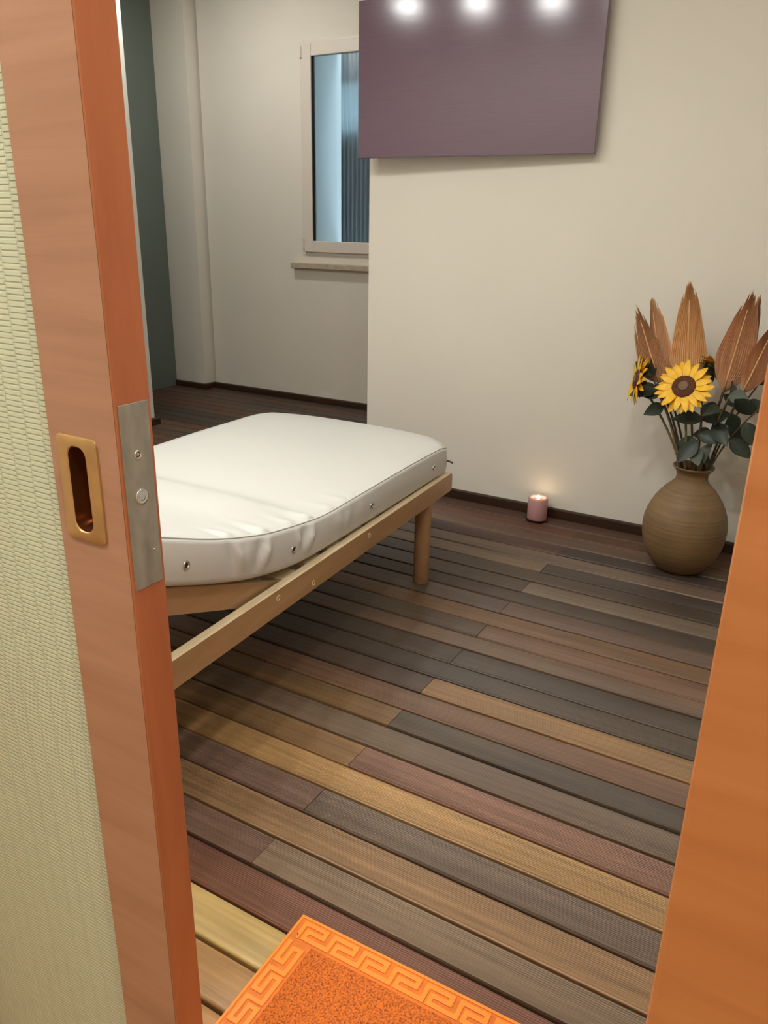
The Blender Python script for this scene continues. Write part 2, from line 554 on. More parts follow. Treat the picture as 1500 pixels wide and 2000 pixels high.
GAPS = [0.922, 1.020, 1.114, 1.214, 1.311, 1.4095, 1.507, 1.610, 1.705, 1.805, 1.906, 2.005, 2.113, 2.206, 2.312,
        2.412, 2.524, 2.620, 2.732, 2.835, 2.939, 3.046, 3.156, 3.262, 3.370, 3.478]
lo = [GAPS[0] - .0975 * k for k in range(1, 27)]
GAPS = sorted(lo) + GAPS
while GAPS[-1] < 5.05:
    GAPS.append(GAPS[-1] + .1035)
K0 = 26                                      # row index of the board between 0.922 and 1.020
# board colours (left of the joint, right of the joint) row by row from the doorway
TAN, GOLD, RED, GREY, DARK, TAUPE, BROWN = (150, 112, 76), (182, 138, 82), (130, 84, 62), (118, 95, 74), (97, 78, 62), (134, 109, 84), (130, 94, 66)
ROWC = {-4: ((176, 128, 76),) * 2, -3: ((180, 132, 76),) * 2, -2: ((186, 140, 84), (186, 140, 84)), -1: ((196, 164, 98), (196, 164, 98)),
        0: (RED, RED), 1: ((124, 92, 74), (132, 107, 82)), 2: (TAN, (156, 118, 78)), 3: ((122, 92, 76), (110, 90, 72)), 4: (GOLD, GOLD),
        5: ((150, 112, 70), (140, 98, 76)), 6: ((112, 86, 70), GREY), 7: ((160, 120, 74), (106, 87, 70)), 8: ((146, 104, 74), (150, 108, 80)),
        9: ((104, 80, 66), (176, 132, 84)), 10: ((104, 86, 70), (98, 80, 64)), 11: (DARK, (102, 83, 67)), 12: (TAUPE, (142, 110, 84)),
        13: (GREY, (150, 110, 82)), 14: (BROWN, (146, 108, 74)), 15: ((122, 100, 84), (134, 104, 84)), 16: (DARK, (96, 78, 64)),
        17: (DARK, (138, 116, 94)), 18: ((97, 78, 62), DARK), 19: ((152, 124, 98), (92, 76, 66)), 20: (TAUPE, (136, 110, 90)),
        21: ((118, 82, 68), (96, 76, 64)), 22: ((146, 112, 84), (140, 106, 80)), 23: (RED, (134, 90, 66)), 24: ((128, 84, 66), (118, 82, 64))}
FALL = [DARK, BROWN, RED, GREY, (104, 84, 70), (116, 88, 70)]
rb = random.Random(3)
for k in range(len(GAPS) - 1):
    y0, y1 = GAPS[k], GAPS[k + 1]
    r = k - K0
    yc, hw = (y0 + y1) / 2, (y1 - y0) / 2 - .0036
    left, right = ROWC.get(r, None) or ((rb.choice(FALL),) * 2 if r > 0 else ((176, 130, 78),) * 2)
    if r % 2 == 1 and r > 0:
        cuts = [-4.912, -2.912, -0.912, 1.088]
    else:
        cuts = [-5.912, -3.912, -1.912, 0.088, 2.088]
    for i in range(len(cuts) - 1):
        a, b = max(cuts[i], XL), min(cuts[i + 1], XR)
        if b - a < .02:
            continue
        c = left if b < -0.9 else right
        if (r % 2 == 1 and i == 0) or (r % 2 == 0 and i < 2 and b < -1.9):
            c = rb.choice(FALL) if r > 0 else c
        L2 = (b - a) / 2 - .0009
        side = [(hw - .0070, 0), (hw - .0046, -.0003), (hw - .0022, -.0014), (hw - .0006, -.0034), (hw, -.0066), (hw, -.021)]
        prof = [(-y, z) for y, z in reversed(side)] + side
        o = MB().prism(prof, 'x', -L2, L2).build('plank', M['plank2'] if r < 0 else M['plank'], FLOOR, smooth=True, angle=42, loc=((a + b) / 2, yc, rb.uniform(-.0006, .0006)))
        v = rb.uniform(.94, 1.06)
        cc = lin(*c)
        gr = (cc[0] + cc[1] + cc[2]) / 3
        cc = [(.92 * q + .08 * gr) * (1.02 if r < 0 else .98 if r < 7 else .68 if r < 21 else .56) * v for q in cc[:3]]  # far rows painted darker, near rows lighter, to stand for light falloff
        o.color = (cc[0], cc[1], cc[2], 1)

# ------------------------------------------------------------------ walls, ceiling
TVY = 3.487
CX = -2.141                                  # free end of the partition that carries the dark panel
struct(MB().box(CX, 1.12, TVY, TVY + .15, -.02, CEIL2).build('wall_partition', M['wall']), 'cream plaster wall behind the vase and the dark panel', 'wall')
# window wall with its opening
WX0, WX1, WZ0, WZ1 = -3.605, -2.60, 1.086, 2.463
WY = 4.947
w = MB()
w.box(-4.52, WX0, WY, WY + .32, -.02, CEIL2)
w.box(WX1, 1.12, WY, WY + .32, -.02, CEIL2)
w.box(WX0, WX1, WY, WY + .32, -.02, WZ0)
w.box(WX0, WX1, WY, WY + .32, WZ1, CEIL2)
struct(w.build('wall_window', M['wall2']), 'beige far wall around the window', 'wall')
struct(MB().box(-4.86, -4.54, 4.835, WY + .32, -.02, CEIL2).build('wall_pillar', M['wall2']), 'beige pillar in the corner left of the window', 'wall')
struct(MB().box(-4.98, -4.86, 3.6, WY + .32, -.02, CEIL2).build('wall_alcove', M['green']), 'dark green-grey alcove wall left of the pillar', 'wall')
struct(MB().box(-4.12, -3.995, .70, 3.742, -.02, CEIL).build('wall_left', M['wall']), 'pale end of the left wall seen past the door edge', 'wall')
struct(MB().box(-4.98, -4.12, 3.55, 3.70, -.02, CEIL2).build('wall_recess', M['green']), 'near side of the alcove behind the left wall', 'wall')
struct(MB().box(1.0, 1.12, YH, TVY, -.02, CEIL).build('wall_right', M['wall']), 'cream wall on the right side of the room', 'wall')
struct(MB().box(1.0, 1.12, TVY + .15, WY, -.02, CEIL2).build('wall_far_right', M['wall']), 'cream wall closing the space behind the partition', 'wall')
# wall with the doorway
w = MB()
w.box(-4.12, -.90, .505, .70, -.02, CEIL)
w.box(.075, 1.0, .505, .70, -.02, CEIL)
w.box(-.90, .075, .505, .70, 2.10, CEIL)
struct(w.build('wall_front', M['wall']), 'cream wall around the doorway', 'wall')
struct(MB().box(-2.2, 1.12, YH - .12, YH, -.02, CEIL).build('wall_hall_back', M['wall']), 'cream hall wall behind the viewer', 'wall')
struct(MB().box(-2.2, -2.08, YH, .505, -.02, CEIL).build('wall_hall_left', M['wall']), 'cream hall wall on the left', 'wall')
struct(MB().box(-4.12, 1.12, YH - .12, TVY + .06, CEIL, CEIL2 + .1).build('ceiling', M['ceiling']), 'white ceiling with a row of recessed round lamps', 'ceiling')
struct(MB().box(-5.0, 1.12, TVY + .06, WY + .32, CEIL2, CEIL2 + .1).build('ceiling_window', M['ceiling']), 'white higher ceiling in front of the window', 'ceiling')


def skirting(name, p, q, nrm, label, h=.046, t=.016):
    """board of height h and thickness t along p-q, standing out along nrm, with a rounded top edge"""
    p, q, nrm = Vector((*p, 0)), Vector((*q, 0)), Vector((*nrm, 0))
    prof = [(0, 0), (t, 0), (t, h - .006), (t * .6, h - .001), (0, h)]
    v = [p + nrm * a + Vector((0, 0, z)) for a, z in prof] + [q + nrm * a + Vector((0, 0, z)) for a, z in prof]
    n = len(prof)
    f = [tuple(range(n)), tuple(range(2 * n - 1, n - 1, -1))] + [(i, (i + 1) % n, n + (i + 1) % n, n + i) for i in range(n)]
    return struct(MB().add(v, f).build(name, M['base']), label, 'baseboard')


skirting('baseboard_partition', (CX, TVY), (1.0, TVY), (0, -1), 'dark wood skirting under the cream wall behind the candle')
skirting('baseboard_window', (-4.54, WY), (1.0, WY), (0, -1), 'dark wood skirting along the far wall under the window')
skirting('baseboard_pillar', (-4.86, 4.835), (-4.524, 4.835), (0, -1), 'dark wood skirting on the front of the corner pillar')
skirting('baseboard_pillar_side', (-4.54, 4.835), (-4.54, WY - .016), (1, 0), 'dark wood skirting on the side of the corner pillar')
skirting('baseboard_left', (-3.995, .70), (-3.995, 3.765), (1, 0), 'dark wood skirting at the end of the left wall', t=.03)

# right side of the doorway: broad cherry casing
w = MB()
w.box(-.0360, .30, .455, .505, 0, 2.14)
casing = w.build('trim_1', M['casing'], bevel=.004)
struct(casing, 'broad cherry wood casing on the right side of the doorway', 'door casing')
w = MB().box(-.0360, .075, .5055, .70, 0, 2.10)
struct(w.build('trim_2', M['cherry_edge'], bevel=.002), 'cherry wood jamb lining behind the right casing', 'door jamb')
w = MB().box(-.90, -.0360, .505, .70, 2.06, 2.10)
struct(w.build('trim_3', M['cherry_edge'], bevel=.002), 'cherry wood head lining over the doorway', 'door head')

# ------------------------------------------------------------------ sliding door
DF, DB = .524, .5697                         # front and back face
DX = -.6125                                  # leading edge
door = bpy.data.objects.new('door_1', None)
COL.objects.link(door)
DS = .859                                    # real size of the leaf against its drawing, hung from the 1.31 m line
door.location = ((DX - .45) * DS, DF * DS, 1.31 * (1 - DS))
door.scale = (DS, DS, DS)
struct(door, 'half open cherry wood sliding door with patterned glass and brass pull', 'sliding door')


def dl(o):
    o.parent = door
    o.matrix_parent_inverse = Matrix.Translation((-(DX - .45), -DF, 0))
    return o


DZ0, DZ1 = -.2057, 2.055
SW = .107                                    # stile width
PX0, PX1, PZ0, PZ1 = -.6916, -.6625, .9885, 1.0850   # pocket for the pull
w = MB()
xs0, xs1 = DX - SW, DX - .004
w.box(xs0, PX0, DF, DB, DZ0, DZ1)
w.box(PX1, xs1, DF, DB, DZ0, DZ1)
w.box(PX0, PX1, DF, DB, DZ0, PZ0)
w.box(PX0, PX1, DF, DB, PZ1, DZ1)
w.box(PX0, PX1, DF + .02, DB, PZ0, PZ1)
st = dl(w.build('stile', M['cherry']))
dl(MB().box(DX - .004, DX, DF, DB, DZ0, DZ1).build('edge_band', M['cherry_edge'], bevel=.0014))['label'] = 'reddish leading edge of the door'
dl(MB().box(DX - .95, DX - .95 + SW, DF, DB, DZ0, DZ1).build('stile', M['cherry'], bevel=.001))
dl(MB().box(DX - .95 + SW, xs0, DF, DB, 1.945, DZ1).build('top_rail', M['cherry'], bevel=.001))
dl(MB().box(DX - .95 + SW, xs0, DF, DB, DZ0, -.066).build('bottom_rail', M['cherry'], bevel=.001))
dl(MB().box(DX - .95 + SW, xs0, DF + .008, DF + .014, -.066, 1.945).build('glass_pane', M['door_glass']))['label'] = 'pale green glass with a relief of short dashes'


def rrect(cx, cz, hw, hh, r, n=6):
    pts = []
    for sx, sz, a0 in ((1, 1, 0), (-1, 1, 90), (-1, -1, 180), (1, -1, 270)):
        for k in range(n + 1):
            a = math.radians(a0 + 90.0 * k / n)
            pts.append((cx + sx * (hw - r) + r * math.cos(a), cz + sz * (hh - r) + r * math.sin(a)))
    return pts


# flush pull: plate with a rounded opening, cup sunk into the stile
pcx, pcz = -.677, 1.0385
loops = [(rrect(pcx, pcz, .0312, .0590, .0075), DF), (rrect(pcx, pcz, .0310, .0588, .0075), DF - .0018), (rrect(pcx, pcz, .0295, .0573, .007), DF - .0028),
         (rrect(pcx, pcz, .0150, .0485, .0125), DF - .0028), (rrect(pcx, pcz, .0140, .0475, .0120), DF - .0016)]
rows = [[(x, y, z) for x, z in lp] for lp, y in loops]
pull = dl(MB().grid(rows, closed=True).build('flush_pull', M['brass'], smooth=True, angle=35))
pull['label'] = 'aged brass plate of the recessed finger pull'
loops = [(rrect(pcx, pcz, .0140, .0475, .0120), DF - .0016), (rrect(pcx, pcz, .0136, .0471, .0116), DF + .010), (rrect(pcx, pcz, .0105, .044, .010), DF + .0165)]
rows = [[(x, y, z) for x, z in lp] for lp, y in loops]
cup = MB().grid(rows, closed=True)
nl = len(rows[0])
cup.f.append(tuple(range(2 * nl, 3 * nl))); cup.mi.append(0)
cupo = cup.build('pull_cup', M['brass_in'], smooth=True, angle=50)
cupo.parent = pull
cupo['label'] = 'dark recess of the finger pull'
# lock face plate let into the leading edge
plate = dl(MB().box(DX - .001, DX + .0012, DF + .0020, DF + .0412, .9340, 1.1365).build('lock_plate', M['steel'], bevel=.0005))
plate['label'] = 'dull steel lock plate on the door edge'


def screw(y, z, r, kind):
    o = MB().lathe([(r, 0), (r, .0006), (r * .8, .0012), (r * .62, .0004), (r * .5, -.0004 if kind else .0008), (r * .25, .0006), (0.0001, .0006)], 20).build('screw_head' if kind else 'latch_hole', M['chrome'], smooth=True)
    o.rotation_euler = (0, PI / 2, 0)
    o.location = (DX + .0012, y, z)
    o.parent = plate
    o.matrix_parent_inverse = Matrix.Translation((-(DX - .45), -DF, 0)) @ Matrix.Identity(4)
    return o


# plate itself sits under the door with a parent inverse, so its children need none of their own
for y, z, r, kind in ((.5459, 1.0824, .0052, 1), (.5462, 1.0370, .0088, 0)):
    o = screw(y, z, r, kind)
    o.matrix_parent_inverse = Matrix.Identity(4)
o = MB().lathe([(.0012, 0), (.0012, .0006), (0.0001, .0008)], 10).build('rivet', M['chrome'], smooth=True)
o.rotation_euler = (0, PI / 2, 0)
o.location = (DX + .0012, .5562, .9735)
o.parent = plate

# ------------------------------------------------------------------ window
win = bpy.data.objects.new('window_1', None)
COL.objects.link(win)
win.location = (0, WY, 0)
struct(win, 'white framed window with bluish dusk light beside the cream partition', 'window')
FZ0, FZ1 = WZ0, WZ1


def wpart(mb, name, m, bevel=.003):
    o = mb.build(name, m, win, bevel=bevel)
    return o


def ring(mb, x0, x1, z0, z1, t, y0, y1):
    mb.box(x0, x0 + t, y0, y1, z0, z1); mb.box(x1 - t, x1, y0, y1, z0, z1)
    mb.box(x0 + t, x1 - t, y0, y1, z0, z0 + t); mb.box(x0 + t, x1 - t, y0, y1, z1 - t, z1)
    return mb


wpart(ring(MB(), WX0, WX1, FZ0, FZ1, .035, -.004, .021), 'outer_frame', M['pvc'])
wpart(ring(MB(), WX0 + .026, WX1 - .026, FZ0 + .022, FZ1 - .022, .078, -.022, .019), 'sash', M['pvc'], .005)
wpart(ring(MB(), WX0 + .103, WX1 - .103, FZ0 + .073, FZ1 - .073, .004, -.014, .012), 'gasket', M['gasket'], 0)
wpart(MB().box(WX0 + .105, WX1 - .105, .004, .010, FZ0 + .075, FZ1 - .075), 'glass_pane', M['glass'], 0)
for z in (FZ0 + .05, FZ1 - .105):
    wpart(MB().lathe([(.0001, 0), (.0075, .001), (.0085, .005), (.0085, .065), (.0075, .069), (.0001, .07)], 12, (WX0 + .014, -.012, z)), 'hinge', M['pvc'], 0)
wpart(MB().box(WX1 - .075, WX1 - .05, -.034, -.022, 1.70, 1.80).box(WX1 - .07, WX1 - .055, -.06, -.034, 1.74, 1.755).box(WX1 - .07, WX1 - .055, -.066, -.052, 1.62, 1.755), 'handle', M['pvc'], .003)
sill = MB().box(-3.69, -2.52, -.045, .02, .993, 1.031).build('window_sill', M['stone'], win, bevel=.004)
sill['label'] = 'beige stone sill under the window'
# outside: pale reveal, a ribbed screen across the light shaft, added dark blockers behind it that shape the bright band
w = MB()
w.box(-3.604, -3.497, WY + .0215, WY + .345, 1.087, 2.462)
struct(w.build('wall_reveal', M['render']), 'pale outside reveal seen through the window', 'wall')
ribs = []
nrb = 300
for i in range(nrb + 1):
    x = -4.80 + 2.40 * i / nrb
    ribs.append([(x, WY + .75 + .009 * math.sin(2 * PI * x / .040), z) for z in (.60, 1.4, 2.0, 2.9)])
scr = MB().grid(ribs).build('ribbed_screen', M['ribbed'], smooth=True)
sm = scr.modifiers.new('thick', 'SOLIDIFY'); sm.thickness = .003
tag(scr, 'ribbed translucent screen outside behind the window glass', 'screen')
w = MB().box(-5.4, -1.8, WY + .83, WY + 1.0, 0, 2.00)  # added blocker, hides the low sky to shape the bright band
struct(w.build('wall_added_low', M['addwall']), 'dark wall added behind the ribbed screen to shape its bright band', 'wall')
w = MB().box(-5.4, -1.8, WY + .80, WY + 1.0, 2.30, 3.4)  # added blocker, hides the upper sky so the screen top goes dark
struct(w.build('wall_added_top', M['addwall']), 'dark overhang added above the gap of sky to darken the screen top', 'wall')

# ------------------------------------------------------------------ dark panel on the wall
pa, pb = Vector((-2.122, 3.350, 0)), Vector((-1.040, 3.425, 0))
pl = (pb - pa).length
panel = thing('wall_screen', 'dark plum flat panel hung high on the cream wall with lamp reflections', 'panel', ((pa + pb) / 2)[:], math.atan2(pb.y - pa.y, pb.x - pa.x))
panel.location.z = 1.592
MB().box(-pl / 2, pl / 2, .0, .034, 0, .625).build('front_panel', M['panel'], panel, bevel=.003)
MB().box(-.2, .2, .034, .050, .12, .50).build('back_plate', M['black_metal'], panel, bevel=.003)
for x0, y1 in ((-.15, .094), (.11, .072)):
    MB().box(x0, x0 + .04, .050, y1, .16, .46).build('wall_bracket', M['black_metal'], panel, bevel=.002)

# ------------------------------------------------------------------ ceiling lamps (fixtures, also for the added spots)
for k, (x, y) in enumerate(ROOM_LAMPS + HALL_LAMPS):
    lab = ['round recessed ceiling lamp over the far side of the bed', 'round recessed ceiling lamp, second from the far side of the bed', 'round recessed ceiling lamp, third from the far side of the bed',
           'added unseen round ceiling lamp over the near rail of the bed', 'added unseen round ceiling lamp beside the near rail, fifth from the far side', 'added unseen round ceiling lamp at the casing end of the row', 'added unseen round ceiling lamp in front of the window',
           'round recessed hall lamp behind the sliding door side', 'round recessed hall lamp behind the casing side'][k]
    t = thing('ceiling_lamp', lab, 'lamp', (x, y, CEIL if y < 3.4 else CEIL2), 0, 'recessed ceiling lamps')
    R0 = .085 if k < 7 else .12
    MB().lathe([(R0, -.0005), (R0 + .012, -.002), (R0 + .012, -.008), (R0, -.012), (R0 - .004, -.004)], 28).build('trim_ring', M['pvc'], t, smooth=True, angle=40)
    MB().lathe([(.0001, -.004), (R0 - .006, -.004), (R0 - .006, -.002), (.0001, -.002)], 28).build('diffuser', M['lamp'], t)

# ------------------------------------------------------------------ bed
BQ = Vector((-1.255, 2.691, 0))
BN, BD = Vector((.99808, .06191, 0)), Vector((-.06191, .99808, 0))
BW, BL = .985, 1.93                           # outer width and length of the frame
BROT = math.atan2(BN.y, BN.x)
bc = BQ - BN * (BW / 2) - BD * (BL / 2)
bed = thing('massage_bed', 'low pale beech massage bed with slats and a raised head end', 'bed', bc[:], BROT)


def bx(mb, n0, n1, u0, u1, z0, z1, mi=0):
    return mb.box(n0 + BW / 2, n1 + BW / 2, u0 + BL / 2, u1 + BL / 2, z0, z1, mi)


def rail(n0, n1, u0, u1, z0, z1, name):
    """board with veneered sides and a pale plywood edge on top, rounded ends"""
    r = .018
    prof = []
    for cx, cz, a0 in ((u1 - r, z1 - r, 0), (u0 + r, z1 - r, 90), (u0 + r, z0 + r, 180), (u1 - r, z0 + r, 270)):
        for k in range(5):
            a = math.radians(a0 + 22.5 * k)
            prof.append((cx + r * math.cos(a) + BL / 2, cz + r * math.sin(a)))
    mb = MB()
    n = len(prof)
    v = [(n0 + BW / 2, p[0], p[1]) for p in prof] + [(n1 + BW / 2, p[0], p[1]) for p in prof]
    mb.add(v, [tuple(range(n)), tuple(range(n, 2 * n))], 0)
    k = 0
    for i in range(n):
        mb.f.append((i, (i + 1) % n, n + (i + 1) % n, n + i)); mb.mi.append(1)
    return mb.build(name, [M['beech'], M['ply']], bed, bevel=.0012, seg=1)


RT = .027
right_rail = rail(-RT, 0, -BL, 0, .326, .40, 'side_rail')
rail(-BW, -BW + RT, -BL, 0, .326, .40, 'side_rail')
for u in (-.07, -BL + .05):
    bx(MB(), -BW + RT, -RT, u - .022, u, .31, .385).build('end_rail', M['beech'], bed, bevel=.002)
for n in (-.014 - .020, -BW + .034):
    for u in (-.195, -BL + .16):
        b = MB().lathe([(.029, 0), (.031, .004), (.031, .30), (.031, .327)], 24, (n + BW / 2, u + BL / 2, 0))
        b.build('leg', M['beech'], bed, smooth=True, angle=50)
# bolts on the outer face of the near rail
for u, z in ((-1.211, .376), (-1.035, .347), (-.698, .375)):
    o = MB().lathe([(.0085, 0), (.0085, .0016), (.0062, .0020), (.0055, -.003), (.0001, -.003)], 16).build('bolt_cap', M['ply'], bed, smooth=True, angle=40)
    o.rotation_euler = (0, PI / 2, 0)
    o.location = (BW / 2 - .0005, u + BL / 2, z)
# ledges and slats under the flat part
for n0, n1 in ((-RT - .022, -RT), (-BW + RT, -BW + RT + .022)):
    bx(MB(), n0, n1, -1.13, -.03, .352, .384).build('ledge', M['beech'], bed, bevel=.0015)
for i in range(9):
    u = -.10 - i * .122
    bx(MB(), -BW + RT + .004, -RT - .004, u - .07, u, .3845, .398).build('slat', M['ply'], bed, bevel=.002)
# raised head section: two arms, a pivot bar and its slats
HU, HZ, HA = -1.165, .388, math.radians(20.5)


def tilt(n, s, h):
    """point of the head section: s along the arm from the pivot, h square to it"""
    return (n + BW / 2, HU - s * math.cos(HA) + h * math.sin(HA) + BL / 2, HZ + s * math.sin(HA) + h * math.cos(HA))


def tilt_box(n0, n1, s0, s1, h0, h1, mat_, name):
    v = [tilt(n, s, h) for h in (h0, h1) for s, n in ((s0, n0), (s0, n1), (s1, n1), (s1, n0))]
    return MB().add(v, [(3, 2, 1, 0), (4, 5, 6, 7), (0, 1, 5, 4), (1, 2, 6, 5), (2, 3, 7, 6), (3, 0, 4, 7)]).build(name, mat_, bed, bevel=.003)


for n0, n1 in ((-.060, -.036), (-BW + .036, -BW + .060)):
    poly = [(-.03, -.006), (-.01, .008), (.76, .008), (.775, -.01), (.775, -.045), (.76, -.056), (.12, -.056), (-.02, -.030)]
    v = [tilt(n0, s, h) for s, h in poly] + [tilt(n1, s, h) for s, h in poly]
    n = len(poly)
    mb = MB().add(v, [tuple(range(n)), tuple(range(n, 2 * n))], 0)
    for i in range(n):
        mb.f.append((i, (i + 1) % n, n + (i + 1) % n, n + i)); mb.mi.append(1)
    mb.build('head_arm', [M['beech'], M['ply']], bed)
MB().tube([tilt(-.028, 0, -.02), tilt(-BW + .028, 0, -.02)], .012, 12).build('pivot_bar', M['beech'], bed, smooth=True, angle=50)
for i in range(6):
    s = .03 + i * .124
    tilt_box(-BW + .062, -.062, s, s + .07, -.006, .0078, M['ply'], 'slat')

# ------------------------------------------------------------------ mattress
def interp(tab, u):
    for (a, x), (b, y) in zip(tab, tab[1:]):
        if b <= u <= a:
            t = (a - u) / (a - b)
            return x + (y - x) * t
    return tab[0][1] if u > tab[0][0] else tab[-1][1]


BOT = [(.14, .4005), (-.35, .404), (-.80, .4085), (-1.0, .413), (-1.10, .421), (-1.21, .440), (-1.32, .466), (-1.47, .516), (-1.60, .566), (-1.95, .698)]
TOP = [(.14, .498), (.07, .508), (0, .513), (-.36, .519), (-.80, .519), (-.90, .5185), (-.96, .521), (-1.02, .529), (-1.12, .543), (-1.23, .562), (-1.36, .597), (-1.46, .630), (-1.60, .684), (-1.95, .822)]


def smooth_tab(tab, u, h=.035):
    return (interp(tab, u - h) + 2 * interp(tab, u) + interp(tab, u + h)) / 4


mtr = thing('mattress', 'cream vinyl mattress with side eyelets lying on the low beech bed', 'mattress', bc[:], BROT)
N0, N1 = -.962, -.020                        # left and right side
U0, U1 = .138, -1.92
# the far end is cut back towards the near side, its corner worn round
END = [(-.02, .158), (-.045, .112), (-.08, .078), (-.136, .056), (-.29, .032), (-.46, .012), (-.75, .001), (-1.2, .0)]


def set_back(n, d0):
    k = interp(END, n)
    return k * max(0, 1 - d0 / .40) ** 1.5


NU, NT, NS = 190, 64, 14


def wr(u, n, side):
    """creases of the cover where it bends (side: 0 = on top, 1 = at the lower edge of the side)"""
    d = 0.0
    for uc, nc, lean, wd, amp in WRK:
        du = u - uc - lean * side
        d += amp * math.exp(-(du / wd) ** 2) * nc(n, side)
    return d


edge_fade = lambda n, s: math.exp(-((n - N1) / .07) ** 2) if s < .01 else max(0, 1 - abs(s - .38) * 1.9)
WRK = [(-1.00, edge_fade, -.06, .014, .016), (-1.045, edge_fade, -.05, .010, -.009), (-1.09, edge_fade, .02, .011, .010), (-1.215, edge_fade, -.05, .015, .015),
       (-1.25, edge_fade, -.04, .010, -.010), (-1.36, edge_fade, .03, .015, .012), (-1.385, edge_fade, .02, .010, -.007), (-.88, edge_fade, .04, .016, .007), (-.80, edge_fade, -.02, .012, .006),
       (-.74, edge_fade, .03, .010, .005), (-1.30, edge_fade, -.03, .012, .005)]
rows = []
rc = .012
for i in range(NU + 1):
    t = i / NU
    u = U0 + (U1 - U0) * t
    zb, zt = smooth_tab(BOT, u), smooth_tab(TOP, u)
    d0 = U0 - u
    d1 = u - U1
    e = .04 - math.sqrt(max(0, .04 ** 2 - (.04 - d1) ** 2)) if d1 < .04 else 0.0
    e0 = .030 - math.sqrt(max(0, .030 ** 2 - (.030 - d0) ** 2)) if d0 < .030 else 0.0
    nl, nr = N0 + e + e0, N1 - e - e0 * .5
    row = []
    # bottom (left to right)
    for k in range(11):
        row.append([nl + .012 + (nr - nl - .024) * k / 10, zb, 'b', 0])
    for k in range(NS + 1):                  # right side going up
        s = k / NS
        bulge = .006 * math.sin(PI * s)
        w_ = wr(u, N1, max(.02, 1 - s)) * math.sin(PI * min(1, s * 1.0 + .06)) ** .5 if s < .97 else 0
        row.append([nr + bulge + w_ - (rc * .5 if k in (0, NS) else 0), zb + (zt - zb) * s - (.004 if k == NS else 0), 's', s])
    for k in range(NT + 1):                  # top right to left
        s = k / NT
        n = nr - .008 + (nl - nr + .016) * s
        crown = .010 * (1 - (2 * s - 1) ** 4)
        # transverse fold in the cover where the head end lifts
        uf = -.955 + .10 * (n + .30) * -1 * .55
        dz = .0260 * (1 / (1 + math.exp((u - uf + .03) / .017)) - 1 / (1 + math.exp((u - uf + .24) / .06)))
        dz *= max(0, min(1, (-.05 - n) / .22))
        droop = .012 * max(0, 1 - d0 / .10) * max(0, 1 - (nr - n) / .12)
        wz = wr(u, n, 0) * .75
        row.append([n, zt + crown + dz - droop + wz - (.004 if k in (0, NT) else 0), 't', s])
    for k in range(NS + 1):
        s = 1 - k / NS
        row.append([nl - .006 * math.sin(PI * s) + (rc * .5 if k in (0, NS) else 0), zb + (zt - zb) * s - (.004 if k == 0 else 0), 'l', s])
    rows.append([(p[0] + BW / 2, u - set_back(p[0], d0) + BL / 2, p[1]) for p in row])
mb = MB().grid(rows, closed=True)
nc = len(rows[0])
mb.f.append(tuple(range(nc))); mb.mi.append(0)
mb.f.append(tuple(range(NU * nc, (NU + 1) * nc))); mb.mi.append(0)
mb.build('cover', M['vinyl'], mtr, smooth=True, angle=62)
# welt along the upper edges
seam = [(rows[i][11 + NS][0] + .0015, rows[i][11 + NS][1], rows[i][11 + NS][2] + .001) for i in range(2, NU - 1, 2)]
MB().tube(seam, .0018, 6).build('piping', M['vinyl'], mtr, smooth=True)
seam = [(rows[i][11 + NS + 1 + NT][0] - .001, rows[i][11 + NS + 1 + NT][1], rows[i][11 + NS + 1 + NT][2] + .001) for i in range(2, NU - 1, 2)]
MB().tube(seam, .0018, 6).build('piping', M['vinyl'], mtr, smooth=True)
for u, z in ((-.16, .457), (-.658, .461), (-1.112, .476), (-1.538, .595)):
    q = [(.0060, -.001), (.0064, .0018), (.0085, .0030), (.0106, .0018), (.0112, -.002)]
    o = MB().lathe(q, 24).build('eyelet', M['chrome'], mtr, smooth=True)
    h = MB().lathe([(.0001, .0006), (.0062, .0006), (.0062, -.002), (.0001, -.002)], 16).build('eyelet_hole', M['hole'], o)
    o.rotation_euler = (0, PI / 2, 0)
    o.location = (N1 + BW / 2 + .0062, u + BL / 2, z)
# little corner tab at the far end
p0 = (N1 + BW / 2 - .02, -.045 + BL / 2, .448)
MB().tube([p0, (p0[0] + .030, p0[1] + .018, p0[2] + .003), (p0[0] + .048, p0[1] + .022, p0[2] - .004)], .004, 6).build('corner_tab', M['stem_dark'], mtr, smooth=True)

# ------------------------------------------------------------------ door mat
MX, MY, MW, MH = -.7265, .9720, .60, .40      # far left corner, size
dm = thing('door_mat', 'bright orange door mat with a raised meander border inside the doorway', 'mat', (MX + MW / 2, MY - MH / 2, 0), math.radians(1.2))


def mp(x, y):                                # from the far left corner to the mat's centre
    return (x - MW / 2, MH / 2 - y)


MB().box(-MW / 2, MW / 2, -MH / 2, MH / 2, .0008, .0095).build('base', M['mat_base'], dm, bevel=.0025)
BD_ = .058
nx, ny = 120, 80
rg = random.Random(5)
grid = []
for i in range(nx + 1):
    r_ = []
    for j in range(ny + 1):
        x, y = mp(BD_ + (MW - 2 * BD_) * i / nx, BD_ + (MH - 2 * BD_) * j / ny)
        edge = i in (0, nx) or j in (0, ny)
        r_.append((x + rg.uniform(-.0012, .0012), y + rg.uniform(-.0012, .0012), .0090 if edge else .0105 + rg.uniform(0, .0034)))
    grid.append(r_)
pile = MB().grid(grid).build('loop_pile', M['mat_pile'], dm, smooth=True)
pile['kind'] = 'stuff'


